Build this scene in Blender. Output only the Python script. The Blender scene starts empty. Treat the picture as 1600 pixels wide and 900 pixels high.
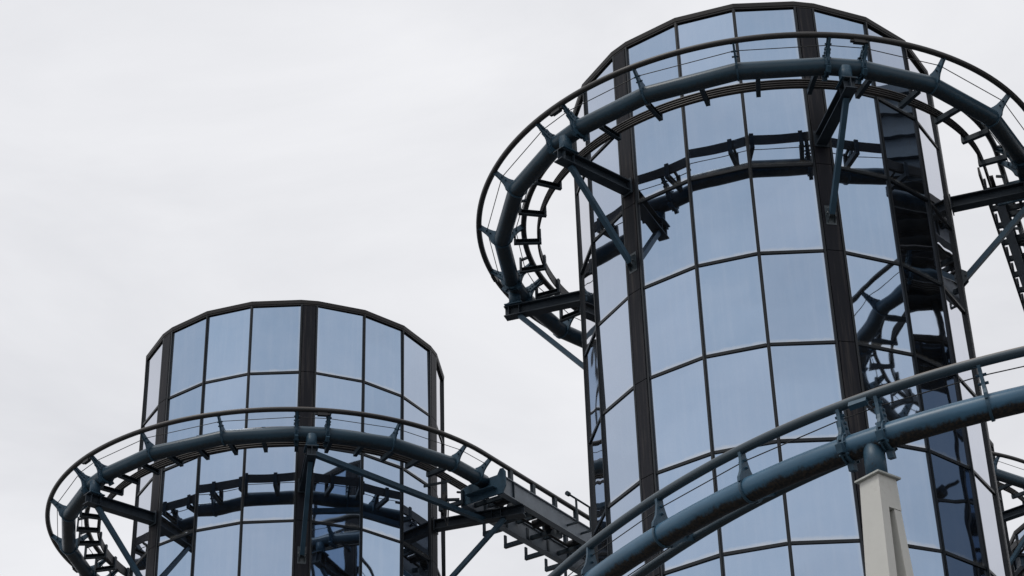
import bpy, bmesh, math, random
from mathutils import Vector, Matrix
random.seed(7)
R_ = math.radians
S = bpy.context.scene
COL = S.collection
CAMZ = 1.6

# ------------------------------------------------------------------ camera
pitch, roll, fpx = 0.5581542444, -0.0294738043, 3232.4733
c, s = math.cos(pitch), math.sin(pitch)
r0, u0, f0 = Vector((1, 0, 0)), Vector((0, -s, c)), Vector((0, c, s))
cx = r0 * math.cos(roll) + u0 * math.sin(roll)
cy = u0 * math.cos(roll) - r0 * math.sin(roll)
cz = -f0
cd = bpy.data.cameras.new("camera")
cam = bpy.data.objects.new("camera", cd)
COL.objects.link(cam)
cam.matrix_world = Matrix(((cx.x, cy.x, cz.x, 0), (cx.y, cy.y, cz.y, 0), (cx.z, cy.z, cz.z, CAMZ), (0, 0, 0, 1)))
cd.sensor_width = 36.0
cd.lens = fpx / 1600 * 36.0
cd.clip_start = 0.1
cd.clip_end = 5000
S.camera = cam
S.render.resolution_x, S.render.resolution_y = 1024, 576

# ------------------------------------------------------------------ sky and sun
SUN_EL, SUN_AZ = 62.0, -145.0         # azimuth of the sun measured like atan2(y, x), degrees
w = bpy.data.worlds.new("World")
S.world = w
w.use_nodes = True
nt = w.node_tree
nt.nodes.clear()
N = nt.nodes.new
out = N('ShaderNodeOutputWorld')
bg = N('ShaderNodeBackground')
bg.inputs['Strength'].default_value = 0.1
sky = N('ShaderNodeTexSky')
sky.sky_type = 'NISHITA'
sky.sun_disc = False
sky.sun_elevation = R_(SUN_EL)
sky.sun_rotation = R_(90 - SUN_AZ)
sky.air_density = 1.0
sky.dust_density = 3.0
tc = N('ShaderNodeTexCoord')
mp = N('ShaderNodeMapping')
mp.inputs['Scale'].default_value = (1.0, 1.0, 2.6)
mp.inputs['Location'].default_value = (4.65, 4.05, 0.69)
nz = N('ShaderNodeTexNoise')
nz.inputs['Scale'].default_value = 3.2
nz.inputs['Detail'].default_value = 7
nz.inputs['Roughness'].default_value = 0.55
nz.inputs['Distortion'].default_value = 0.4
rp = N('ShaderNodeValToRGB')
rp.color_ramp.elements[0].position = 0.3
rp.color_ramp.elements[0].color = (7.75, 7.8, 8.1, 1)
rp.color_ramp.elements[1].position = 0.68
rp.color_ramp.elements[1].color = (9.75, 9.75, 9.95, 1)
mx = N('ShaderNodeMix')
mx.data_type = 'RGBA'
mx.inputs[0].default_value = 0.9
L = nt.links.new
L(tc.outputs['Generated'], mp.inputs['Vector'])
L(mp.outputs['Vector'], nz.inputs['Vector'])
L(nz.outputs['Fac'], rp.inputs['Fac'])
L(sky.outputs['Color'], mx.inputs[6])
L(rp.outputs['Color'], mx.inputs[7])
L(mx.outputs[2], bg.inputs['Color'])
L(bg.outputs['Background'], out.inputs['Surface'])

sl = bpy.data.lights.new("sun", 'SUN')
sl.energy = 1.3
sl.angle = R_(18)
sl.color = (1.0, 0.97, 0.92)
sun = bpy.data.objects.new("sun", sl)
COL.objects.link(sun)
sd = Vector((math.cos(R_(SUN_EL)) * math.cos(R_(SUN_AZ)), math.cos(R_(SUN_EL)) * math.sin(R_(SUN_AZ)), math.sin(R_(SUN_EL))))
sun.rotation_euler = sd.to_track_quat('Z', 'Y').to_euler()
sun.location = (0, 0, 80)
vs = S.view_settings
vs.view_transform = 'Standard'
vs.look = 'None'
vs.exposure = 0.0
vs.gamma = 1.0


# ------------------------------------------------------------------ materials
class Mat:
    def __init__(self, name, base=(0.5, 0.5, 0.5), rough=0.5, metal=0.0):
        self.m = bpy.data.materials.new(name)
        self.m.use_nodes = True
        self.t = self.m.node_tree
        self.b = self.t.nodes['Principled BSDF']
        self.b.inputs['Base Color'].default_value = (*base, 1)
        self.b.inputs['Roughness'].default_value = rough
        self.b.inputs['Metallic'].default_value = metal
        self.base = base

    def n(self, kind, **kw):
        nd = self.t.nodes.new(kind)
        for k, v in kw.items():
            if k in nd.inputs:
                nd.inputs[k].default_value = v
            else:
                setattr(nd, k, v)
        return nd

    def l(self, a, b):
        self.t.links.new(a, b)

    def coord(self, which='Object', scale=(1, 1, 1)):
        tcn = self.n('ShaderNodeTexCoord')
        m = self.n('ShaderNodeMapping')
        m.inputs['Scale'].default_value = scale
        self.l(tcn.outputs[which], m.inputs['Vector'])
        return m.outputs['Vector']

    def noise(self, vec, scale, detail=5, rough=0.6):
        nd = self.n('ShaderNodeTexNoise', Scale=scale, Detail=detail, Roughness=rough)
        self.l(vec, nd.inputs['Vector'])
        return nd.outputs['Fac']

    def ramp(self, fac, p0, p1, c0=(0, 0, 0, 1), c1=(1, 1, 1, 1)):
        nd = self.n('ShaderNodeValToRGB')
        e = nd.color_ramp.elements
        e[0].position, e[0].color = p0, c0
        e[1].position, e[1].color = p1, c1
        self.l(fac, nd.inputs['Fac'])
        return nd.outputs['Color']

    def mixc(self, fac, a, b):
        nd = self.n('ShaderNodeMix')
        nd.data_type = 'RGBA'
        for sock, v in ((nd.inputs[0], fac), (nd.inputs[6], a), (nd.inputs[7], b)):
            if isinstance(v, tuple):
                sock.default_value = (*v[:3], 1)
            elif isinstance(v, float):
                sock.default_value = v
            else:
                self.l(v, sock)
        return nd.outputs[2]

    def math(self, op, a, b=0.0):
        nd = self.n('ShaderNodeMath')
        nd.operation = op
        for sock, v in ((nd.inputs[0], a), (nd.inputs[1], b)):
            if isinstance(v, (int, float)):
                sock.default_value = v
            else:
                self.l(v, sock)
        return nd.outputs[0]

    def color(self, sock):
        self.l(sock, self.b.inputs['Base Color'])

    def bump(self, h, strength, dist):
        nd = self.n('ShaderNodeBump')
        nd.inputs['Strength'].default_value = strength
        nd.inputs['Distance'].default_value = dist
        self.l(h, nd.inputs['Height'])
        self.l(nd.outputs['Normal'], self.b.inputs['Normal'])


def painted(name, base, rough=0.42, wear=(0.05, 0.035, 0.028), amount=0.5, sc=1.6, spec=0.5, lo=0.72, hi=1.18):
    m = Mat(name, base, rough)
    m.b.inputs['Specular IOR Level'].default_value = spec
    v = m.coord()
    big = m.noise(v, sc, 6, 0.65)
    fine = m.noise(v, sc * 14, 4, 0.6)
    tone = m.mixc(m.ramp(big, 0.3, 0.7), tuple(x * lo for x in base), tuple(min(1, x * hi) for x in base))
    spots = m.math('MULTIPLY', m.ramp(m.math('ADD', m.math('MULTIPLY', big, 0.6), m.math('MULTIPLY', fine, 0.5)), 0.62, 0.72), amount)
    m.color(m.mixc(spots, tone, wear))
    m.l(m.math('ADD', m.math('MULTIPLY', fine, 0.2), rough - 0.1), m.b.inputs['Roughness'])
    m.bump(fine, 0.12, 0.01)
    return m.m


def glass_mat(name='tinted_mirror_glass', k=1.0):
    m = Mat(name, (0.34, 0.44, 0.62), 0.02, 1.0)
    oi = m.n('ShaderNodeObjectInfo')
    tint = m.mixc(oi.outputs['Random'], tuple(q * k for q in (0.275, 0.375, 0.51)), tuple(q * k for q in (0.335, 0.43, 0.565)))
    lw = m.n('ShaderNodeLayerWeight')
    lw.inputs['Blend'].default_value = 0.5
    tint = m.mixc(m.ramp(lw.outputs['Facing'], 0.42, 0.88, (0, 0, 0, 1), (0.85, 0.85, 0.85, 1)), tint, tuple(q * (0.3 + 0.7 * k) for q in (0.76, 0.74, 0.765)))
    g = m.n('ShaderNodeTexCoord')
    sx = m.n('ShaderNodeSeparateXYZ')
    m.l(g.outputs['Generated'], sx.inputs[0])
    ov = m.coord('Object')
    adv = m.n('ShaderNodeVectorMath')
    adv.operation = 'ADD'
    cmb = m.n('ShaderNodeCombineXYZ')
    rr = m.math('MULTIPLY', oi.outputs['Random'], 57.0)
    m.l(rr, cmb.inputs[0])
    m.l(rr, cmb.inputs[1])
    m.l(ov, adv.inputs[0])
    m.l(cmb.outputs[0], adv.inputs[1])
    vec = adv.outputs[0]
    # coating: cloudy variation and faint vertical rain streaks
    cl = m.noise(vec, 0.75, 4, 0.6)
    mps = m.n('ShaderNodeMapping')
    mps.inputs['Scale'].default_value = (7.0, 7.0, 0.45)
    m.l(vec, mps.inputs['Vector'])
    stn = m.noise(mps.outputs[0], 1.0, 4, 0.6)
    amt = m.math('ADD', m.math('MULTIPLY', m.ramp(cl, 0.3, 0.7), 0.16), m.math('MULTIPLY', m.ramp(stn, 0.45, 0.75), 0.10))
    tint = m.mixc(amt, tint, tuple(q * k for q in (0.52, 0.57, 0.66)))
    # dust: a soft grey film that gathers along the lower and side gaskets
    dn = m.noise(vec, 3.5, 5, 0.6)
    edge_x = m.math('MINIMUM', sx.outputs[0], m.math('SUBTRACT', 1.0, sx.outputs[0]))
    low = m.math('ADD', sx.outputs[2], m.math('MULTIPLY', m.math('SUBTRACT', dn, 0.5), 0.07))
    f_low = m.ramp(low, 0.004, 0.06, (0.75, 0.75, 0.75, 1), (0, 0, 0, 1))
    ex = m.math('ADD', edge_x, m.math('MULTIPLY', m.math('SUBTRACT', dn, 0.5), 0.05))
    f_x = m.ramp(ex, 0.005, 0.05, (0.2, 0.2, 0.2, 1), (0, 0, 0, 1))
    film = m.ramp(m.noise(vec, 1.1, 6, 0.65), 0.35, 0.8, (0.004, 0.004, 0.004, 1), (0.03, 0.03, 0.03, 1))
    spk = m.ramp(m.noise(vec, 30, 2, 0.5), 0.74, 0.78, (0, 0, 0, 1), (0.12, 0.12, 0.12, 1))
    fac = m.math('MAXIMUM', m.math('MULTIPLY', m.math('MAXIMUM', f_low, f_x), 0.35), m.math('MAXIMUM', film, spk))
    m.color(m.mixc(m.math('MAXIMUM', f_low, f_x), tint, (0.66, 0.67, 0.68)))
    dif = m.n('ShaderNodeBsdfDiffuse')
    dif.inputs['Color'].default_value = (0.42, 0.42, 0.41, 1)
    ms = m.n('ShaderNodeMixShader')
    m.l(fac, ms.inputs[0])
    m.l(m.b.outputs[0], ms.inputs[1])
    m.l(dif.outputs[0], ms.inputs[2])
    m.l(ms.outputs[0], m.t.nodes['Material Output'].inputs['Surface'])
    wave = m.n('ShaderNodeTexNoise', Scale=0.9, Detail=1.0, Roughness=0.4)
    m.l(vec, wave.inputs['Vector'])
    m.bump(wave.outputs['Fac'], 1.0, 0.006)
    return m.m


def pilaster_mat():
    m = Mat('weathered_pilaster_cladding', (0.03, 0.028, 0.033), 0.5)
    m.b.inputs['Specular IOR Level'].default_value = 0.15
    v = m.coord('Object', (9, 9, 0.35))
    st = m.noise(v, 1.0, 6, 0.65)
    v2 = m.coord('Object', (30, 30, 1.2))
    st2 = m.noise(v2, 1.0, 4, 0.6)
    base = m.mixc(m.ramp(st, 0.35, 0.62), (0.005, 0.0065, 0.0115), (0.0105, 0.011, 0.016))
    pale = m.math('MULTIPLY', m.ramp(m.math('ADD', m.math('MULTIPLY', st, 0.7), m.math('MULTIPLY', st2, 0.35)), 0.53, 0.68), 0.75)
    m.color(m.mixc(pale, base, (0.05, 0.045, 0.044)))
    m.bump(st2, 0.06, 0.01)
    return m.m


def spine_mat(name, base, strength, wide):
    """blue pipe paint with a ragged brown-black streak of rust and oil grime along the belly (UV: u along, v round)"""
    m = Mat(name, base, 0.4)
    m.b.inputs['Specular IOR Level'].default_value = 0.32
    uv = m.n('ShaderNodeTexCoord').outputs['UV']
    sp = m.n('ShaderNodeSeparateXYZ')
    m.l(uv, sp.inputs[0])
    mpn = m.n('ShaderNodeMapping')
    mpn.inputs['Scale'].default_value = (7.0, 5.0, 1)
    m.l(uv, mpn.inputs['Vector'])
    n1 = m.noise(mpn.outputs[0], 1.0, 9, 0.78)
    mp2 = m.n('ShaderNodeMapping')
    mp2.inputs['Scale'].default_value = (1.1, 3.0, 1)
    m.l(uv, mp2.inputs['Vector'])
    n2 = m.noise(mp2.outputs[0], 1.0, 4, 0.6)
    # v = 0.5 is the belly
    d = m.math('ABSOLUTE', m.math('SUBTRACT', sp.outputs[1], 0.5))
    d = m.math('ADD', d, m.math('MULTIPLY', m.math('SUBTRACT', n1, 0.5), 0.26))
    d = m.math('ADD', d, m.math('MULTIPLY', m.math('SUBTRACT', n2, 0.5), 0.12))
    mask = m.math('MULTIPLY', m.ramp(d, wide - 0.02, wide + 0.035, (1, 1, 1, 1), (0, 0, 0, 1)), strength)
    v = m.coord()
    fine = m.noise(v, 22, 5, 0.65)
    tone = m.mixc(m.ramp(n2, 0.3, 0.7), tuple(x * 0.78 for x in base), tuple(x * 1.15 for x in base))
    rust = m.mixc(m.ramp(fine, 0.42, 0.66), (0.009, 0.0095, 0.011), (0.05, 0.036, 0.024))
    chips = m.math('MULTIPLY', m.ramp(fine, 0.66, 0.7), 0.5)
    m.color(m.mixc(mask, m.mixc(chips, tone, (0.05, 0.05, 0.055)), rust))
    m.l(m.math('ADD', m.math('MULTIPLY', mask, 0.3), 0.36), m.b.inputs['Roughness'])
    m.bump(fine, 0.1, 0.01)
    return m.m


def rail_mat(name, side_col, top_col, wid=0.12):
    """rail tube: paint with a running surface worn to bare steel along one side (UV v round)"""
    m = Mat(name, side_col, 0.45)
    uv = m.n('ShaderNodeTexCoord').outputs['UV']
    sp = m.n('ShaderNodeSeparateXYZ')
    m.l(uv, sp.inputs[0])
    mpn = m.n('ShaderNodeMapping')
    mpn.inputs['Scale'].default_value = (0.9, 16.0, 1)
    m.l(uv, mpn.inputs['Vector'])
    n1 = m.noise(mpn.outputs[0], 1.0, 6, 0.65)
    d = m.math('MINIMUM', sp.outputs[1], m.math('SUBTRACT', 1.0, sp.outputs[1]))
    d = m.math('ADD', d, m.math('MULTIPLY', m.math('SUBTRACT', n1, 0.5), 0.08))
    mask = m.ramp(d, wid, wid + 0.05, (1, 1, 1, 1), (0, 0, 0, 1))
    tone = m.mixc(m.ramp(n1, 0.35, 0.7), tuple(x * 0.75 for x in side_col), tuple(x * 1.25 for x in side_col))
    m.color(m.mixc(mask, tone, top_col))
    m.l(m.math('MULTIPLY', mask, 0.6), m.b.inputs['Metallic'])
    return m.m


def ground_mat():
    m = Mat('paved_ground', (0.07, 0.07, 0.068), 0.9)
    v = m.coord()
    a = m.noise(v, 0.15, 5)
    b = m.noise(v, 6, 5)
    m.color(m.mixc(m.ramp(m.math('ADD', m.math('MULTIPLY', a, 0.6), m.math('MULTIPLY', b, 0.4)), 0.35, 0.65), (0.05, 0.05, 0.05), (0.1, 0.098, 0.092)))
    m.bump(b, 0.3, 0.02)
    return m.m


GLASS = glass_mat()
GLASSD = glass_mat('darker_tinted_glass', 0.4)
PIL = pilaster_mat()
FRAME = painted('dark_slate_frame_paint', (0.009, 0.013, 0.018), 0.4, (0.03, 0.028, 0.026), 0.3, spec=0.28)
COPE = painted('dark_brown_coping_metal', (0.016, 0.0145, 0.015), 0.5, (0.04, 0.035, 0.03), 0.4, spec=0.3)
ROOFM = painted('grey_roof_felt', (0.09, 0.09, 0.09), 0.9)
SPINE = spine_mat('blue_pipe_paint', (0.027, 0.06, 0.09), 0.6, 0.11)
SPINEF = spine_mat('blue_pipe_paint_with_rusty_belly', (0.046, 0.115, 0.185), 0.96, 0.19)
BLUE = painted('weathered_blue_steel_paint', (0.034, 0.078, 0.12), 0.45, (0.035, 0.03, 0.028), 0.6, spec=0.3)
DKBLUE = painted('dark_blue_steel_paint', (0.02, 0.033, 0.046), 0.5, (0.03, 0.024, 0.022), 0.6, spec=0.3)
BEAMM = painted('dark_grey_beam_paint', (0.024, 0.036, 0.05), 0.5, (0.03, 0.022, 0.02), 0.6, spec=0.3)
RAILD = rail_mat('dark_brown_worn_rail', (0.02, 0.0195, 0.02), (0.16, 0.13, 0.11))
RAILB = rail_mat('blue_grey_worn_rail', (0.026, 0.05, 0.07), (0.22, 0.19, 0.165), 0.2)
BUS = painted('dull_brown_conductor_bar', (0.024, 0.021, 0.021), 0.5, (0.09, 0.07, 0.06), 0.5, 3)
GIRD = painted('grey_girder_paint', (0.17, 0.20, 0.235), 0.5, (0.06, 0.055, 0.05), 0.5)
GIRD2 = painted('slate_blue_housing_paint', (0.06, 0.085, 0.11), 0.55)
CABLE = Mat('black_steel_cable', (0.02, 0.022, 0.025), 0.5, 0.0).m
BEIGE = painted('warm_white_column_paint', (0.53, 0.53, 0.50), 0.55, (0.36, 0.34, 0.30), 0.3, 1.1, lo=0.94, hi=1.04)
CAPM = painted('pale_cap_plate_paint', (0.42, 0.44, 0.42), 0.5, (0.2, 0.19, 0.16), 0.5)
BOLT = painted('dull_bolt_steel', (0.035, 0.05, 0.062), 0.45)
MECH = painted('black_greasy_machinery', (0.018, 0.018, 0.02), 0.5, (0.08, 0.06, 0.045), 0.5, 4)
GREYP = painted('light_grey_motor_paint', (0.2, 0.22, 0.24), 0.45)


# ------------------------------------------------------------------ mesh helpers
class MB:
    def __init__(self):
        self.bm = bmesh.new()
        self.uv = self.bm.loops.layers.uv.new('uv')

    def box(self, M, size):
        """box of size (x, y, z) centred on the origin of matrix M"""
        x, y, z = (q / 2 for q in size)
        vs_ = [self.bm.verts.new(M @ Vector(p)) for p in
               ((-x, -y, -z), (x, -y, -z), (x, y, -z), (-x, y, -z), (-x, -y, z), (x, -y, z), (x, y, z), (-x, y, z))]
        for f in ((0, 3, 2, 1), (4, 5, 6, 7), (0, 1, 5, 4), (1, 2, 6, 5), (2, 3, 7, 6), (3, 0, 4, 7)):
            self.bm.faces.new([vs_[i] for i in f])
        return self

    def bar(self, a, b, wd, ht, up=Vector((0, 0, 1))):
        a, b = Vector(a), Vector(b)
        d = (b - a)
        ln = d.length
        d.normalize()
        sx = d.cross(up).normalized()
        uz = sx.cross(d)
        m = (a + b) / 2
        M = Matrix(((sx.x, d.x, uz.x, m.x), (sx.y, d.y, uz.y, m.y), (sx.z, d.z, uz.z, m.z), (0, 0, 0, 1)))
        return self.box(M, (wd, ln, ht))

    def ibeam(self, a, b, wd, ht, tf=0.025, tw=0.018, up=Vector((0, 0, 1))):
        a, b = Vector(a), Vector(b)
        d = (b - a).normalized()
        sx = d.cross(up).normalized()
        uz = sx.cross(d)
        self.bar(a + uz * (ht / 2 - tf / 2), b + uz * (ht / 2 - tf / 2), wd, tf, up)
        self.bar(a - uz * (ht / 2 - tf / 2), b - uz * (ht / 2 - tf / 2), wd, tf, up)
        return self.bar(a, b, tw, ht - 2 * tf, up)

    def prism(self, pts, nrm, thick):
        """flat outline pts (3-D, in one plane) thickened along nrm"""
        o = nrm.normalized() * (thick / 2)
        a = [self.bm.verts.new(p - o) for p in pts]
        b = [self.bm.verts.new(p + o) for p in pts]
        n = len(pts)
        self.bm.faces.new(a[::-1])
        self.bm.faces.new(b)
        for i in range(n):
            j = (i + 1) % n
            self.bm.faces.new((a[i], a[j], b[j], b[i]))
        return self

    def tube(self, pts, frames, rad, seg=20, cap=True):
        """tube along pts; frames = list of (side, up) per point; v=0 on +up, v=0.5 opposite"""
        rings = []
        ln = 0.0
        us = []
        for i, p in enumerate(pts):
            if i:
                ln += (p - pts[i - 1]).length
            us.append(ln)
            sd_, up_ = frames[i]
            rings.append([self.bm.verts.new(p + rad * (up_ * math.cos(2 * math.pi * k / seg) + sd_ * math.sin(2 * math.pi * k / seg))) for k in range(seg)])
        for i in range(len(pts) - 1):
            for k in range(seg):
                k2 = (k + 1) % seg
                f = self.bm.faces.new((rings[i][k], rings[i][k2], rings[i + 1][k2], rings[i + 1][k]))
                f.smooth = True
                for lp, (u_, v_) in zip(f.loops, ((us[i], k / seg), (us[i], (k + 1) / seg), (us[i + 1], (k + 1) / seg), (us[i + 1], k / seg))):
                    lp[self.uv].uv = (u_, v_)
        if cap:
            self.bm.faces.new(rings[0][::-1])
            self.bm.faces.new(rings[-1])
        return self

    def cyl(self, a, b, rad, seg=12, rad2=None):
        a, b = Vector(a), Vector(b)
        d = (b - a).normalized()
        h = Vector((0, 0, 1)) if abs(d.z) < 0.9 else Vector((1, 0, 0))
        sx = d.cross(h).normalized()
        sy = sx.cross(d)
        r2 = rad if rad2 is None else rad2
        A = [self.bm.verts.new(a + rad * (sx * math.cos(2 * math.pi * k / seg) + sy * math.sin(2 * math.pi * k / seg))) for k in range(seg)]
        B = [self.bm.verts.new(b + r2 * (sx * math.cos(2 * math.pi * k / seg) + sy * math.sin(2 * math.pi * k / seg))) for k in range(seg)]
        for k in range(seg):
            k2 = (k + 1) % seg
            f = self.bm.faces.new((A[k], A[k2], B[k2], B[k]))
            f.smooth = seg > 6
        self.bm.faces.new(A[::-1])
        self.bm.faces.new(B)
        return self

    def build(self, name, mat, parent=None, bevel=0.0):
        bmesh.ops.recalc_face_normals(self.bm, faces=self.bm.faces[:])
        me = bpy.data.meshes.new(name)
        self.bm.to_mesh(me)
        self.bm.free()
        me.materials.append(mat)
        o = bpy.data.objects.new(name, me)
        COL.objects.link(o)
        if parent:
            o.parent = parent
        if bevel:
            bv = o.modifiers.new('edge', 'BEVEL')
            bv.width = bevel
            bv.segments = 2
            bv.limit_method = 'ANGLE'
            bv.angle_limit = R_(50)
        return o


def thing(name, label, cat, loc=(0, 0, 0), rz=0.0, group=None):
    o = bpy.data.objects.new(name, None)
    o.empty_display_size = 0.3
    COL.objects.link(o)
    o.location = loc
    o.rotation_euler = (0, 0, rz)
    o['label'] = label
    o['category'] = cat
    if group:
        o['group'] = group
    return o


def copy_tree(o, parent=None):
    n = o.copy()
    COL.objects.link(n)
    if parent:
        n.parent = parent
        n.matrix_parent_inverse = o.matrix_parent_inverse
    for ch in o.children:
        copy_tree(ch, n)
    return n


def place(root, loc, rz, label):
    root.location = loc
    root.rotation_euler = (0, 0, rz)
    root['label'] = label
    return root


def pol(r, a, z=0.0):
    return Vector((r * math.cos(a), r * math.sin(a), z))


# ------------------------------------------------------------------ setting: ground
g = MB()
g.bm.faces.new([g.bm.verts.new(p) for p in ((-1500, -1500, 0), (1500, -1500, 0), (1500, 1500, 0), (-1500, 1500, 0))])
go = g.build('ground', ground_mat())
go['kind'] = 'structure'

# ------------------------------------------------------------------ glass towers
TR, TZ = 4.5, 31.42 + CAMZ          # radius and height of a tower
WH = 0.0549                          # half the angle a pilaster takes up
PA = (R_(60) - 2 * WH) / 3           # angle of one pane
ROWH, TOPO = 2.311, 0.05
AX, AY, APHI = 6.1884, 42.4586, R_(-138.83)
BX, BY, BPHI = -6.7370, 55.1542, R_(-138.62)
ROWS = int((TZ - TOPO) / ROWH) + 1
FACET_R = TR * math.cos(PA / 2)
CHORD = 2 * TR * math.sin(PA / 2)
MULW = 0.075


def row_z(k):
    return max(TZ - TOPO - k * ROWH, 0.0)


def make_tower(label, TZ=TZ, GLASS=GLASS):
    ROWS = int((TZ - TOPO) / ROWH) + 1

    def row_z(k):
        return max(TZ - TOPO - k * ROWH, 0.0)

    t = thing('glass_tower', label, 'tower', group='mirrored glass towers wrapped by the coaster')
    pm = {}

    def pane_mesh(w_, h_):
        key = (round(w_, 3), round(h_, 3))
        if key not in pm:
            m = MB()
            m.box(Matrix.Identity(4), (w_, 0.02, h_))
            o_ = m.build('window_pane', GLASS)
            pm[key] = o_.data
            bpy.data.objects.remove(o_)
        return pm[key]
    rest = MB()
    cols = []
    for k in range(6):
        for j in range(3):
            cols.append((k, j, R_(60) * k + WH + PA * (j + 0.5)))
    seen = {(5, 0), (5, 1), (5, 2), (0, 0), (0, 1), (0, 2), (1, 0), (1, 1), (1, 2), (2, 0), (2, 1)}
    for (k, j, a) in cols:
        for r in range(ROWS):
            zt = row_z(r) - (0.13 if r == 0 else 0.0)
            zb = row_z(r + 1)
            h_ = zt - zb
            if h_ < 0.1:
                continue
            P = pol(FACET_R, a, (zt + zb) / 2)
            if (k, j) in seen and r < 9:
                o = bpy.data.objects.new('window_pane', pane_mesh(CHORD, h_))
                COL.objects.link(o)
                o.parent = t
                o.location = P
                o.rotation_euler = (random.gauss(0, R_(0.22)), 0, a + R_(90) + random.gauss(0, R_(0.22)))
            else:
                rest.box(Matrix.Translation(P) @ Matrix.Rotation(a + R_(90), 4, 'Z'), (CHORD, 0.02, h_))
    ro = rest.build('window_pane', GLASS, t)
    ro['kind'] = 'stuff'
    ro['label'] = 'lower and rear mirror glazing'
    # vertical mullions
    for k in range(6):
        for j in (1, 2):
            a = R_(60) * k + WH + PA * j
            m = MB()
            m.box(Matrix.Translation(pol(TR + 0.0, a, TZ / 2 - 0.06)) @ Matrix.Rotation(a, 4, 'Z'), (0.10, MULW, TZ - 0.12))
            m.box(Matrix.Translation(pol(TR + 0.06, a, TZ / 2 - 0.06)) @ Matrix.Rotation(a, 4, 'Z'), (0.02, MULW * 0.45, TZ - 0.14))
            m.build('mullion', FRAME, t)
    # transom rings
    for r in range(1, ROWS + 1):
        z = row_z(r)
        if z < 0.2:
            continue
        m = MB()
        for (k, j, a) in cols:
            M = Matrix.Translation(pol(FACET_R + 0.012, a, z)) @ Matrix.Rotation(a + R_(90), 4, 'Z')
            # butt against the mullions; run right up to a pilaster
            cut = MULW * 0.51
            sh = {0: -cut / 2, 1: 0.0, 2: cut / 2}[j]
            ln = CHORD - (2 * cut if j == 1 else cut) + (0 if j == 1 else 0.004)
            M = M @ Matrix.Translation((sh, 0, 0))
            m.box(M, (ln, 0.06, 0.065))
            m.box(M @ Matrix.Translation((0, 0.038, 0)), (ln - 0.004, 0.018, 0.03))
        m.build('transom', FRAME, t)
    # pilasters: cladding panels with open joints on a dark backing, dark gaskets at both sides
    pw = 2 * TR * math.sin(WH)
    for k in range(6):
        a = R_(60) * k
        rr = TR * math.cos(WH)
        m = MB()
        m.box(Matrix.Translation(pol(rr - 0.03, a, TZ / 2 - 0.06)) @ Matrix.Rotation(a, 4, 'Z'), (0.09, pw - 0.02, TZ - 0.12))
        for r in range(ROWS):
            zt, zb = row_z(r) - (0.13 if r == 0 else 0.006), row_z(r + 1) + 0.006
            if zt - zb < 0.1:
                continue
            M = Matrix.Translation(pol(rr + 0.045, a, (zt + zb) / 2)) @ Matrix.Rotation(a, 4, 'Z')
            m.box(M, (0.056, pw - 0.13, zt - zb))
        pl = m.build('pilaster', PIL, t, 0.006)
        e = MB()
        for sgn in (-1, 1):
            M = Matrix.Translation(pol(rr + 0.03, a, TZ / 2 - 0.06)) @ Matrix.Rotation(a, 4, 'Z') @ Matrix.Translation((0, sgn * (pw / 2 - 0.022), 0))
            e.box(M, (0.07, 0.05, TZ - 0.12))
        e.build('edge_strip', FRAME, pl)
    # coping
    vang = []
    for k in range(6):
        b = R_(60) * k
        vang += [b - WH, b + WH, b + WH + PA, b + WH + 2 * PA]
    vang.sort()

    def ringloop(m, prof):
        n = len(vang)
        L_ = [[m.bm.verts.new(pol(r_, a, z_)) for (r_, z_) in prof] for a in vang]
        q = len(prof)
        for i in range(n):
            for jj in range(q):
                m.bm.faces.new((L_[i][jj], L_[(i + 1) % n][jj], L_[(i + 1) % n][(jj + 1) % q], L_[i][(jj + 1) % q]))
    m = MB()
    ringloop(m, [(TR + 0.085, TZ), (TR + 0.075, TZ - 0.115), (TR + 0.062, TZ - 0.118), (TR + 0.06, TZ - 0.16), (TR - 0.3, TZ - 0.16), (TR - 0.3, TZ)])
    m.build('coping', COPE, t, 0.005)
    m = MB()
    m.bm.faces.new([m.bm.verts.new(pol(TR - 0.28, a, TZ - 0.05)) for a in vang])
    m.bm.faces.new([m.bm.verts.new(pol(TR - 0.28, a, TZ - 0.11)) for a in vang])
    m.build('roof', ROOFM, t)
    return t


GT = 'mirrored glass towers wrapped by the coaster'
tower = make_tower('tall round tower of blue mirror glass at the right, nearest of the towers')
place(tower, (AX, AY, 0), APHI, tower['label'])
t2 = copy_tree(tower)
place(t2, (BX, BY, 0), BPHI, 'round mirror glass tower at the left, standing farther back')
DX, DY, DPHI = 19.7, 37.6, R_(-131.0)
DTOP = 26.6 + CAMZ
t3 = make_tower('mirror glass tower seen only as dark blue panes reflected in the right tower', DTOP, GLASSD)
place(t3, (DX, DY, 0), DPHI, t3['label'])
t4 = make_tower('taller mirror glass tower at the bottom right corner, behind the right tower', 35.6 + CAMZ)
place(t4, (24.6, 77.5, 0), R_(-150), t4['label'])
t5 = copy_tree(t4)
place(t5, (13.5, 70.5, 0), R_(-160), 'taller mirror glass tower hidden behind the right tower')

# ------------------------------------------------------------------ coaster track round a tower
RS, SLOPE = 6.41, 0.143
HALF_G, RAIL_H, RAIL_R, SPINE_R = 0.55, 0.43, 0.07, 0.20
A_FRONT = R_(48.8)                   # local angle that faces the camera
A_END = R_(105.5)                    # where the ring runs out into the straight
A_START = R_(-152)
STRAIGHT = 15.0
PLATE_AT = 0.75


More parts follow.
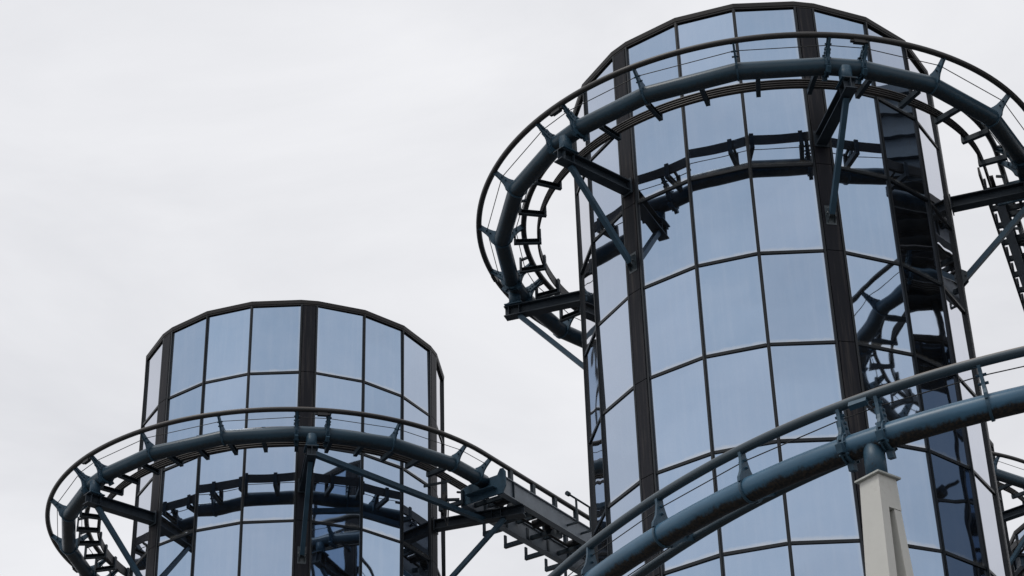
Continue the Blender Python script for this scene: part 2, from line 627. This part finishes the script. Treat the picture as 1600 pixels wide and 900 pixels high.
def ring_frame(sv, _=None):
    """sv <= A_END: angle along the ring; beyond: A_END + metres along the straight. Returns point, outward side, up, tangent"""
    a = min(sv, A_END)
    z = SLOPE * (a - A_FRONT)
    tan = Vector((-math.sin(a) * RS, math.cos(a) * RS, SLOPE)).normalized()
    P = pol(RS, a, z)
    if sv > A_END:
        P = P + tan * (sv - A_END)
    side = Vector((math.cos(a), math.sin(a), 0))
    up = tan.cross(side)
    if up.z < 0:
        up = -up
    return P, side, up, tan


def offset_path(ff, params, so, uo):
    pts, fr = [], []
    for q in params:
        P, sd_, up_, tn = ff(q)
        pts.append(P + sd_ * so + up_ * uo)
        fr.append((sd_, up_))
    return pts, fr


def frange(a, b, n):
    return [a + (b - a) * i / n for i in range(n + 1)]


def arm_outline(P, sd_, up_, sg, hg, rh):
    d = (sd_ * sg * hg + up_ * rh)
    D = d.length
    d.normalize()
    n = up_ * d.dot(sd_) * 1.0 - sd_ * d.dot(up_)
    prof = [(0.11, 0.20), (0.19, 0.185), (0.25, 0.14), (0.32, 0.105), (0.42, 0.08), (D - 0.14, 0.064), (D - 0.03, 0.06)]
    return [P + d * x + n * y for x, y in prof] + [P + d * x - n * y for x, y in prof[::-1]], d, n, D


def make_yoke(parent, fr, hg, rh, double, SPINE_R=SPINE_R):
    P, sd_, up_, tn = fr
    m = MB()
    m.cyl(P - tn * 0.022, P + tn * 0.022, SPINE_R + 0.022, 28)
    if double:
        m.cyl(P - tn * 0.05, P - tn * 0.024, SPINE_R + 0.055, 28)
        m.cyl(P + tn * 0.024, P + tn * 0.05, SPINE_R + 0.055, 28)
    for sg in (-1, 1):
        out_, d, n, D = arm_outline(P, sd_, up_, sg, hg, rh)
        m.prism(out_, tn, 0.05)
        if double:
            m.bar(P + d * 0.2, P + d * (D - 0.06), 0.018, 0.1, up=tn)
        q = P + d * (D - 0.045)
        m.bar(q - tn * 0.07, q + tn * 0.07, 0.085, 0.04, up=d)
        if double:
            m.bar(P + d * 0.19 - tn * 0.0, P + d * 0.42, 0.16, 0.10, up=tn)
    if double:
        # lower clamp ears below the pipe
        for sg in (-1, 1):
            e = (-up_ * 0.75 + sd_ * sg * 0.66)
            m.bar(P + e * 0.18, P + e * 0.33, 0.13, 0.09, up=tn)
    b = m
    for sg in (-1, 1):
        out_, d, n, D = arm_outline(P, sd_, up_, sg, hg, rh)
        for dist in ((0.34, 0.46) if not double else (0.30, 0.38, 0.5)):
            b.cyl(P + d * dist - tn * 0.075, P + d * dist + tn * 0.075, 0.022, 6)
    if double:
        for k in range(8):
            a = 2 * math.pi * k / 8 + 0.3
            c_ = P + (sd_ * math.cos(a) + up_ * math.sin(a)) * (SPINE_R + 0.035)
            b.cyl(c_ - tn * 0.075, c_ + tn * 0.075, 0.017, 6)
    return m.build('yoke', BLUE, parent)


def make_bracket(parent, fr, o1=-0.30, o2=-0.98, zb=-0.04):
    """U-shaped hanger: crossbar under the inner rail with an upright at each end that carries the conductor bars"""
    P, sd_, up_, tn = fr
    m = MB()
    up_ = Vector((0, 0, 1))
    A = P + sd_ * o1 + up_ * zb
    B = P + sd_ * o2 + up_ * zb
    m.bar(A, B, 0.10, 0.014)
    m.bar(A + up_ * 0.06 - tn * 0.043, B + up_ * 0.06 - tn * 0.043, 0.014, 0.12)
    m.bar(A + up_ * 0.115, B + up_ * 0.115, 0.09, 0.012)
    m.bar(A + sd_ * -0.03 + up_ * 0.01, A + sd_ * -0.03 + up_ * 0.42, 0.05, 0.1, up=tn)
    m.bar(A + sd_ * -0.03 + up_ * 0.36, A + sd_ * -0.22 + up_ * 0.42, 0.06, 0.05)
    m.bar(B + sd_ * 0.03 + up_ * 0.01, B + sd_ * 0.03 + up_ * 0.40, 0.05, 0.1, up=tn)
    return m.build('bracket', DKBLUE, parent)


GTRK = 'coaster tracks winding round the towers'


def make_ring(label, nbr, a_end=105.5, straight=15.0):
    global A_END, STRAIGHT
    A_END, STRAIGHT = R_(a_end), straight
    t = thing('coaster_track', label, 'coaster track', group=GTRK)
    e_pl = A_END + PLATE_AT
    yk = []
    for k in range(-3, 3):
        for off, dbl in ((-3.6, True), (3.6, True), (20.0, False), (39.0, False)):
            a = R_(60 * k + off)
            if A_START < a < A_END + 0.01:
                yk.append((a, dbl))
    yk.append((A_END + 0.35, False))
    # spine: straight lengths between the yokes
    par = [A_START] + [a for a, _ in yk] + [e_pl]
    pts, fr = offset_path(ring_frame, par, 0, 0)
    # double up the points close to each kink so the bends stay crisp
    P2, F2 = [pts[0]], [fr[0]]
    for i in range(1, len(pts) - 1):
        d1 = (pts[i] - pts[i - 1]).normalized()
        d2 = (pts[i + 1] - pts[i]).normalized()
        P2 += [pts[i] - d1 * 0.03, pts[i] + d2 * 0.03]
        F2 += [fr[i], fr[i]]
    P2.append(pts[-1])
    F2.append(fr[-1])
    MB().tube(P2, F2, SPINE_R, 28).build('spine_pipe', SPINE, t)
    # rails
    ap = frange(A_START, A_END, 150) + [A_END + q for q in (0.4, 0.8, 2, 5, 10, STRAIGHT)]
    MB().tube(*offset_path(ring_frame, ap, HALF_G, RAIL_H), RAIL_R, 14).build('outer_rail', RAILD, t)
    MB().tube(*offset_path(ring_frame, ap, -HALF_G, RAIL_H), RAIL_R, 14).build('inner_rail', RAILD, t)
    for k in range(4):
        m = MB()
        zz = 0.12 + 0.062 * k
        pts, fr = offset_path(ring_frame, ap, -0.90, zz)
        m.tube(pts, fr, 0.027, 8)
        m.build('conductor_bar', BUS, t)
    m = MB()
    pts, fr = offset_path(ring_frame, ap, -0.915, 0.21)
    rr_ = [[m.bm.verts.new(p + f[0] * x + f[1] * y) for x, y in ((-0.008, -0.13), (0.008, -0.13), (0.008, 0.13), (-0.008, 0.13))] for p, f in zip(pts, fr)]
    for i in range(len(rr_) - 1):
        for jj in range(4):
            m.bm.faces.new((rr_[i][jj], rr_[i][(jj + 1) % 4], rr_[i + 1][(jj + 1) % 4], rr_[i + 1][jj]))
    m.build('conductor_carrier', BUS, t)
    for a, dbl in yk:
        make_yoke(t, ring_frame(a), HALF_G, RAIL_H, dbl)
    # steel wires through the yoke arms
    cap_ = [A_START] + [a for a, _ in yk]
    for sg in (-1, 1):
        pts, fr = offset_path(ring_frame, cap_, sg * 0.35, 0.275 + 0.03)
        MB().tube(pts, fr, 0.011, 6).build('safety_wire', CABLE, t)
    a = A_START + R_(3)
    st = R_(60.0 / nbr)
    while a < A_END:
        make_bracket(t, ring_frame(a))
        a += st
    q = A_END + 0.7
    while q < A_END + STRAIGHT - 0.3:
        make_bracket(t, ring_frame(q), *((-0.66, -1.5, -0.5) if straight > 12 else (-0.5, -1.03, -0.15)))
        q += 1.1 if straight > 12 else 0.85
    if straight < 12:
        m = MB()
        P0_, sd_, up_, tn = ring_frame(A_END + 0.2)
        P1_ = ring_frame(A_END + STRAIGHT)[0]
        o_ = -sd_ * 1.06 + up_ * 0.2
        m.bar(P0_ + o_, P1_ + o_, 0.05, 0.22, up_)
        m.build('cable_tray', BUS, t)
        m = MB()
        o_ = -sd_ * 0.8 - up_ * 0.02
        m.bar(P0_ + o_, P1_ + o_, 0.09, 0.05, up_)
        m.build('cable_tray', BUS, t)
    # small contact blocks under the outer rail, beside each support
    for k in (-2, -1, 0, 1):
        P, sd_, up_, tn = ring_frame(R_(60 * k + 2))
        m = MB()
        c_ = P + sd_ * (HALF_G - 0.03) + up_ * (RAIL_H - 0.1)
        m.bar(c_ - tn * 0.13, c_ + tn * 0.13, 0.1, 0.1, up_)
        m.bar(c_ - tn * 0.2, c_ + tn * 0.2, 0.07, 0.05, up_)
        m.build('rail_clamp', MECH, t)
    # the straight: end plate, a pair of girders, rail posts, cross ties, drive machinery, walkway railing
    P, sd_, up_, tn = ring_frame(e_pl + 0.02)
    m = MB()
    m.prism([P + sd_ * x + up_ * y for x, y in ((-0.80, -0.52), (0.62, -0.52), (0.74, -0.30), (0.74, 0.12), (0.66, 0.24), (0.56, 0.25), (0.46, 0.08), (-0.5, 0.06), (-0.80, -0.05))], tn, 0.04)
    m.bar(P - tn * 0.14 - up_ * 0.33 - sd_ * 0.5, P - tn * 0.14 - up_ * 0.33 + sd_ * 0.45, 0.22, 0.03, up_)
    m.build('end_plate', BLUE, t, 0.004)
    for sg in (-1, 1):
        A_, _, _, _ = ring_frame(e_pl + 0.06)
        B_, _, _, _ = ring_frame(A_END + STRAIGHT)
        so_ = HALF_G if sg > 0 else -0.74
        o_ = sd_ * so_ - up_ * 0.24
        m = MB()
        m.ibeam(A_ + o_, B_ + o_, 0.2, 0.56, 0.03, 0.1, up_)
        gd = m.build('girder', GIRD, t)
        q = e_pl + 0.55
        while q < A_END + STRAIGHT - 0.2:
            P, _, _, _ = ring_frame(q)
            m = MB()
            c0 = P + sd_ * (sg * HALF_G) + up_ * 0.044
            m.bar(c0, c0 + up_ * (RAIL_H - 0.06), 0.1, 0.14, tn)
            cs = P + sd_ * (so_ + sg * 0.076) + up_ * 0.0
            if q < e_pl + 1.0:
                m.bar(cs - up_ * 0.485, cs + up_ * 0.005, 0.012, 0.08, sd_)
            m.build('rail_post', DKBLUE, gd)
            q += 1.15
    q = e_pl + 0.5
    i = 0
    while q < A_END + STRAIGHT - 0.3:
        P, _, _, _ = ring_frame(q)
        z0 = -0.1 if i % 2 else -0.36
        m = MB()
        m.bar(P - sd_ * 0.66 + up_ * z0, P + sd_ * 0.48 + up_ * z0, 0.09, 0.12, up_)
        m.build('cross_tie', DKBLUE, t)
        q += 0.72
        i += 1
    m = MB()
    A_ = ring_frame(e_pl + 0.3)[0]
    B_ = ring_frame(A_END + STRAIGHT)[0]
    m.bar(A_ + up_ * 0.02, B_ + up_ * 0.02, 0.26, 0.14, up_)
    for so in (-0.3, 0.3):
        m.cyl(A_ + sd_ * so - up_ * 0.2, B_ + sd_ * so - up_ * 0.2, 0.04, 8)
    q = e_pl + 1.1
    while q < A_END + STRAIGHT - 1:
        P = ring_frame(q)[0]
        m.cyl(P - sd_ * 0.3 - up_ * 0.16, P + sd_ * 0.3 - up_ * 0.16, 0.13, 14)
        m.bar(P + tn * 0.25 - up_ * 0.22, P + tn * 0.55 - up_ * 0.22, 0.22, 0.16, up_)
        q += 1.9
    m.build('drive_chain', MECH, t)
    q = e_pl + 1.2
    while q < A_END + 8:
        P = ring_frame(q)[0]
        m = MB()
        c0 = P + sd_ * 0.16 - up_ * 0.42
        m.cyl(c0 - tn * 0.17, c0 + tn * 0.17, 0.1, 14)
        m.cyl(c0 + tn * 0.17, c0 + tn * 0.24, 0.06, 12)
        m.bar(c0 + up_ * 0.11 - tn * 0.12, c0 + up_ * 0.11 + tn * 0.12, 0.12, 0.05, up_)
        m.build('motor', GREYP, t)
        q += 2.3
    if straight > 12:
        for i in range(4):
            P, sd_, up_, tn = ring_frame(A_END + 0.1 - 0.13 * i / RS)
            a0 = P - sd_ * (0.85 + 0.03 * i) - up_ * 0.3
            a1 = P - sd_ * (1.15 - 0.05 * i) + tn * (0.25 + 0.05 * i) - up_ * 0.35
            pts = []
            for q_ in range(13):
                f_ = q_ / 12
                pts.append(a0.lerp(a1, f_) - up_ * (0.55 + 0.15 * i) * 4 * f_ * (1 - f_) * (1 + 0.2 * math.sin(5 * f_ + i)))
            MB().tube(pts, [(sd_, tn)] * 13, 0.02, 8).build('hanging_cable', CABLE, t)
        P, sd_, up_, tn = ring_frame(A_END + 0.2)
        m = MB()
        m.bar(P - sd_ * 0.95 - up_ * 0.55, P - sd_ * 0.95 + up_ * 0.25, 0.1, 0.1, tn)
        m.bar(P - sd_ * 1.3 - up_ * 0.5 - tn * 0.3, P - sd_ * 0.6 - up_ * 0.5 + tn * 0.2, 0.07, 0.07)
        m.bar(P - sd_ * 1.25 - up_ * 0.2 - tn * 0.6, P - sd_ * 0.75 + up_ * 0.05, 0.06, 0.06)
        m.build('cable_bracket', DKBLUE, t)
    # short walkway railing on the outer side
    rl = MB()
    q0 = A_END + 3.7
    o_ = sd_ * 0.95
    base = -up_ * 0.3
    for i in range(4):
        P = ring_frame(q0 + 0.75 * i + 0.45)[0]
        rl.bar(P + sd_ * 0.55 + base, P + o_ + base, 0.05, 0.05)
        rl.bar(P + o_ + base, P + o_ + up_ * 0.45, 0.05, 0.05, tn)
    A_, B_ = ring_frame(q0)[0], ring_frame(q0 + 3.2)[0]
    rl.cyl(A_ + o_ + up_ * 0.45, B_ + o_ + up_ * 0.45, 0.03, 8)
    rl.cyl(A_ + o_ + up_ * 0.45 - tn * 0.05, A_ + o_ + up_ * 0.45 + tn * 0.07, 0.07, 10)
    rl.build('walkway_railing', DKBLUE, t)
    return t


ZA, ZB = 28.03 + CAMZ, 26.08 + CAMZ
ring = make_ring('x', 5, 119.0, 9.0)
ring['label'] = 'blue pipe coaster track circling the tall right glass tower near its roof'
place(ring, (AX, AY, ZA), APHI, ring['label'])
ring2 = make_ring('blue pipe coaster track circling the left glass tower and leaving on grey girders', 7)
place(ring2, (BX, BY, ZB), BPHI, ring2['label'])
ring3 = copy_tree(ring)
place(ring3, (DX, DY, DTOP + 0.9), DPHI, 'coaster track seen only as a dark curve reflected in the right tower')

CX_, CY_, CZ_, CPHI = 13.5, 70.5, 32.2 + CAMZ, R_(-161)
ring4 = make_ring('x', 6, 170.0, 4.0)
place(ring4, (CX_, CY_, CZ_), CPHI, 'short stretch of far track showing past the right edge of the right tower')

# ------------------------------------------------------------------ support arms: beam, stub, plates, brace
GSUP = 'steel arms carrying the track from the pilasters'


def make_support(label, long=0.0):
    """local x points out from the pilaster, origin on the pilaster face at spine height"""
    t = thing('track_support', label, 'support arm', group=GSUP)
    x0, xs, x1 = 0.05, RS - TR, RS - TR + 0.26 + long
    zt = -0.50
    m = MB()
    m.ibeam((x0, 0, zt - 0.15), (x1, 0, zt - 0.15), 0.26, 0.30, 0.028, 0.02)
    m.box(Matrix.Translation((x0 - 0.012, 0, zt - 0.15)), (0.025, 0.34, 0.42))
    for x in (xs - 0.14, xs + 0.14):
        for sg in (-1, 1):
            m.box(Matrix.Translation((x, sg * 0.068, zt - 0.15)), (0.016, 0.112, 0.236))
    m.build('beam', BEAMM, t)
    if not long:
        m = MB()
        m.cyl((xs, 0, zt + 0.02), (xs, 0, -0.08), 0.15, 24)
        m.build('stub_pipe', BLUE, t)
        m = MB()
        m.box(Matrix.Translation((xs, 0, zt + 0.016)), (0.46, 0.36, 0.028))
        for k in range(4):
            a = R_(45 + 90 * k)
            d = Vector((math.cos(a), math.sin(a), 0))
            o = Vector((xs, 0, zt + 0.03))
            m.prism([o + d * 0.13, o + d * 0.24, o + d * 0.11 + Vector((0, 0, 0.11))], Vector((-d.y, d.x, 0)), 0.016)
        m.build('gusset', BLUE, t)
    m = MB()
    xa = xs - 0.12 + long * 0.6
    m.bar((xa, 0, zt - 0.30), (0.09, 0, zt - 2.22), 0.12, 0.12, Vector((0, 1, 0)))
    m.build('brace', BLUE, t)
    m = MB()
    for sg in (-1, 1):
        m.prism([Vector((0.0, sg * 0.075, zt - 2.0)), Vector((0.13, sg * 0.075, zt - 2.1)), Vector((0.13, sg * 0.075, zt - 2.3)), Vector((0.0, sg * 0.075, zt - 2.42))], Vector((0, 1, 0)), 0.02)
    m.cyl((0.09, -0.12, zt - 2.2), (0.09, 0.12, zt - 2.2), 0.025, 8)
    m.box(Matrix.Translation((0.006, 0, zt - 2.2)), (0.012, 0.24, 0.5))
    m.build('foot_bracket', BOLT, t)
    return t


sup = make_support('x')
sup_long = make_support('x', 0.55)
used = {False: sup, True: sup_long}
first = {False: True, True: True}


def put_support(X, Y, Z, phi, k, label, a_end=1e9):
    lg = (k == 2)
    src = used[lg]
    o = src if first[lg] else copy_tree(src)
    first[lg] = False
    a = R_(60) * k
    zz = Z + SLOPE * (min(a, R_(a_end) + 0.12) - A_FRONT)
    ang = a + phi
    place(o, (X + (TR * math.cos(WH) + 0.07) * math.cos(ang), Y + (TR * math.cos(WH) + 0.07) * math.sin(ang), zz), ang, label)


put_support(AX, AY, ZA, APHI, 0, 'steel arm with long brace on the left pilaster of the right tower')
put_support(AX, AY, ZA, APHI, 1, 'steel arm facing the viewer on the middle pilaster of the right tower')
put_support(AX, AY, ZA, APHI, -1, 'lower steel arm jutting left from behind the right tower, under the loop')
put_support(AX, AY, ZA, APHI, 2, 'steel arm jutting out to the right edge of the photo from the right tower', 119.0)
put_support(BX, BY, ZB, BPHI, 0, 'steel arm with brace on the left pilaster of the left tower')
put_support(BX, BY, ZB, BPHI, 1, 'steel arm on the middle pilaster of the left tower')
put_support(BX, BY, ZB, BPHI, 2, 'steel arm under the grey girders, right side of the left tower', 105.5)
for k in ():
    put_support(DX, DY, DTOP + 0.9, DPHI, k, 'steel arm seen only as a reflection in the right tower', 119.0)

for k in (1, 2):
    put_support(CX_, CY_, CZ_, CPHI, k, 'far steel arm behind the right edge of the right tower, arm %s' % ('hidden by the glass', 'under the far track')[k - 1])

# diagonal strut on the left tower
tie = MB()
fa = BPHI + R_(60)
pa = Vector((BX, BY, 0)) + pol(RS + 0.1, fa, ZB + SLOPE * (R_(60) - A_FRONT) - 0.62)
fb = BPHI + R_(120)
pb = Vector((BX, BY, 0)) + pol(RS - 0.35, fb, ZB + SLOPE * (R_(105.5) - A_FRONT) - 0.72)
tie.bar(pa, pb, 0.14, 0.14)
to = tie.build('diagonal_strut', BLUE)
to['label'] = 'long thin steel strut slanting across the left tower below its track'
to['category'] = 'strut'

# ------------------------------------------------------------------ louvred housing above the reflected tower
hs = thing('lift_house', 'dark louvred lift housing on posts, seen only reflected in the upper right tower panes', 'lift housing', (17.0, 39.2, DTOP))
m = MB()
m.box(Matrix.Translation((0, 0, 3.7)), (7.0, 7.4, 0.3))
for i in range(9):
    m.bar((-3.3 + 0.82 * i, -3.5, 3.47), (-3.3 + 0.82 * i, 3.5, 3.47), 0.12, 0.16)
m.build('deck', BEAMM, hs)
m = MB()
m.box(Matrix.Translation((0, 0, 5.3)), (6.4, 6.8, 2.9))
for i in range(4):
    z = 4.25 + 0.7 * i
    for sg in (-1, 1):
        m.bar((sg * 3.27, -3.3, z), (sg * 3.27, 3.3, z), 0.14, 0.07)
        m.bar((-3.1, sg * 3.47, z), (3.1, sg * 3.47, z), 0.14, 0.07)
m.build('housing', GIRD2, hs)
for x in (-0.6, 3.0):
    for y in (-3.0, 1.2):
        m = MB()
        m.bar((x, y, -0.1), (x, y, 3.54), 0.2, 0.2, Vector((0, 1, 0)))
        m.build('post', BEAMM, hs)

# ------------------------------------------------------------------ foreground track
PX = (6.6853, -5.6917, 0.8804, -0.1274)
PY = (25.2743, 1.9299, 2.2824, 0.0705)
PZ = (13.6364, -0.4054, 0.4238, -0.1625)
BK = (0.3757, 0.4118, -0.1097)
FG_G, FG_H = 0.4292, 0.4806


def fg_raw(q):
    qq = max(q, -0.6)
    v = [sum(cf[j] * qq ** j for j in range(4)) for cf in (PX, PY, PZ)]
    d = [sum(j * cf[j] * qq ** (j - 1) for j in range(1, 4)) for cf in (PX, PY, PZ)]
    P, D = Vector(v), Vector(d)
    P = P + D * (q - qq)
    return P + Vector((0, 0, CAMZ)), D.normalized()


def fg_frame(q):
    P, tn = fg_raw(q)
    sd_ = -tn.cross(Vector((0, 0, 1)))
    sd_.normalize()
    up_ = tn.cross(sd_)
    if up_.z < 0:
        up_ = -up_
    b = BK[0] + BK[1] * max(q, -0.5) + BK[2] * max(q, -0.5) ** 2
    return P, sd_ * math.cos(b) + up_ * math.sin(b), up_ * math.cos(b) - sd_ * math.sin(b), tn


fgt = thing('coaster_track', 'nearest blue pipe track sweeping down across the right tower, rust along its belly', 'coaster track', group=GTRK)
fp = frange(-1.6, 1.5, 120)
# the belly stain sits underneath, so the pipe's frame is taken without the bank
pts, fr = [], []
for q in fp:
    P, tn = fg_raw(q)
    s1 = -tn.cross(Vector((0, 0, 1))).normalized()
    u1 = tn.cross(s1)
    if u1.z < 0:
        u1 = -u1
    pts.append(P)
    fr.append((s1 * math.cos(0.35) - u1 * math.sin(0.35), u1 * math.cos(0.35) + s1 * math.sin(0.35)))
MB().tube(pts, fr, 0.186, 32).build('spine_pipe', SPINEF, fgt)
MB().tube(*offset_path(fg_frame, fp, FG_G, FG_H), 0.075, 18).build('outer_rail', RAILB, fgt)
MB().tube(*offset_path(fg_frame, fp, -FG_G, FG_H), 0.075, 18).build('inner_rail', RAILB, fgt)
FY = [(-1.1, False), (-0.8, False), (-0.52, False), (-0.24, False), (0.02, False), (0.268, True), (0.365, True), (0.635, False), (0.895, False), (1.14, False), (1.38, False)]
for q, dbl in FY:
    make_yoke(fgt, fg_frame(q), FG_G, FG_H, dbl, 0.186)
for sg in (-1, 1):
    MB().tube(*offset_path(fg_frame, [q for q, _ in FY], sg * 0.30, 0.34), 0.009, 6).build('safety_wire', CABLE, fgt)
P, sd_, up_, tn = fg_frame(0.31)
m = MB()
c_ = P + sd_ * FG_G + up_ * (FG_H - 0.1)
m.bar(c_ - tn * 0.14, c_ + tn * 0.14, 0.09, 0.1, up_)
m.build('rail_clamp', BLUE, fgt)

# ------------------------------------------------------------------ foreground column
q = 0.303
P, tn = fg_raw(q)
e2a = R_(38)
colm = thing('support_column', 'off-white tapered steel column holding up the nearest track', 'column', (P.x, P.y, 0), e2a)
CT = P.z - 0.62
m = MB()
m.cyl((0, 0, CT + 0.01), (0, 0, P.z - 0.03), 0.155, 24)
m.cyl((0, 0, CT + 0.012), (0, 0, CT + 0.03), 0.2, 24)
m.build('stub_pipe', BLUE, colm)
m = MB()
m.box(Matrix.Translation((0, 0, CT)), (0.46, 0.46, 0.03))
m.build('cap_plate', CAPM, colm, 0.004)


def hexa(m, c0, c1):
    """solid between two rectangles c = (x0, x1, y0, y1, z)"""
    v = []
    for (x0, x1, y0, y1, z) in (c0, c1):
        v += [m.bm.verts.new(p) for p in ((x0, y0, z), (x1, y0, z), (x1, y1, z), (x0, y1, z))]
    for f in ((0, 1, 2, 3), (7, 6, 5, 4), (0, 4, 5, 1), (1, 5, 6, 2), (2, 6, 7, 3), (3, 7, 4, 0)):
        m.bm.faces.new([v[i] for i in f])


hw = 0.18
zt, zm = CT - 0.016, CT - 0.50
ft = 0.75
m = MB()
k_ = (zt - zm) / zt
xm, ym = -hw - ft * k_, hw + (0.5 - hw) * k_
hexa(m, (xm, -0.06, -ym, ym, zm), (-hw - ft, -hw - ft + 0.24, -0.5, 0.5, 0.0))
m.build('leg', BEIGE, colm)
m = MB()
hexa(m, (-hw, hw, -hw, hw, zt), (xm, hw + 0.012, -ym, ym, zm))
m.build('head', BEIGE, colm)
m = MB()
hexa(m, (0.05, hw + 0.008, -ym + 0.004, ym - 0.004, zm - 0.006), (hw + ft - 0.3, hw + ft, -0.5, 0.5, 0.0))
m.build('leg', BEIGE, colm, 0.004)
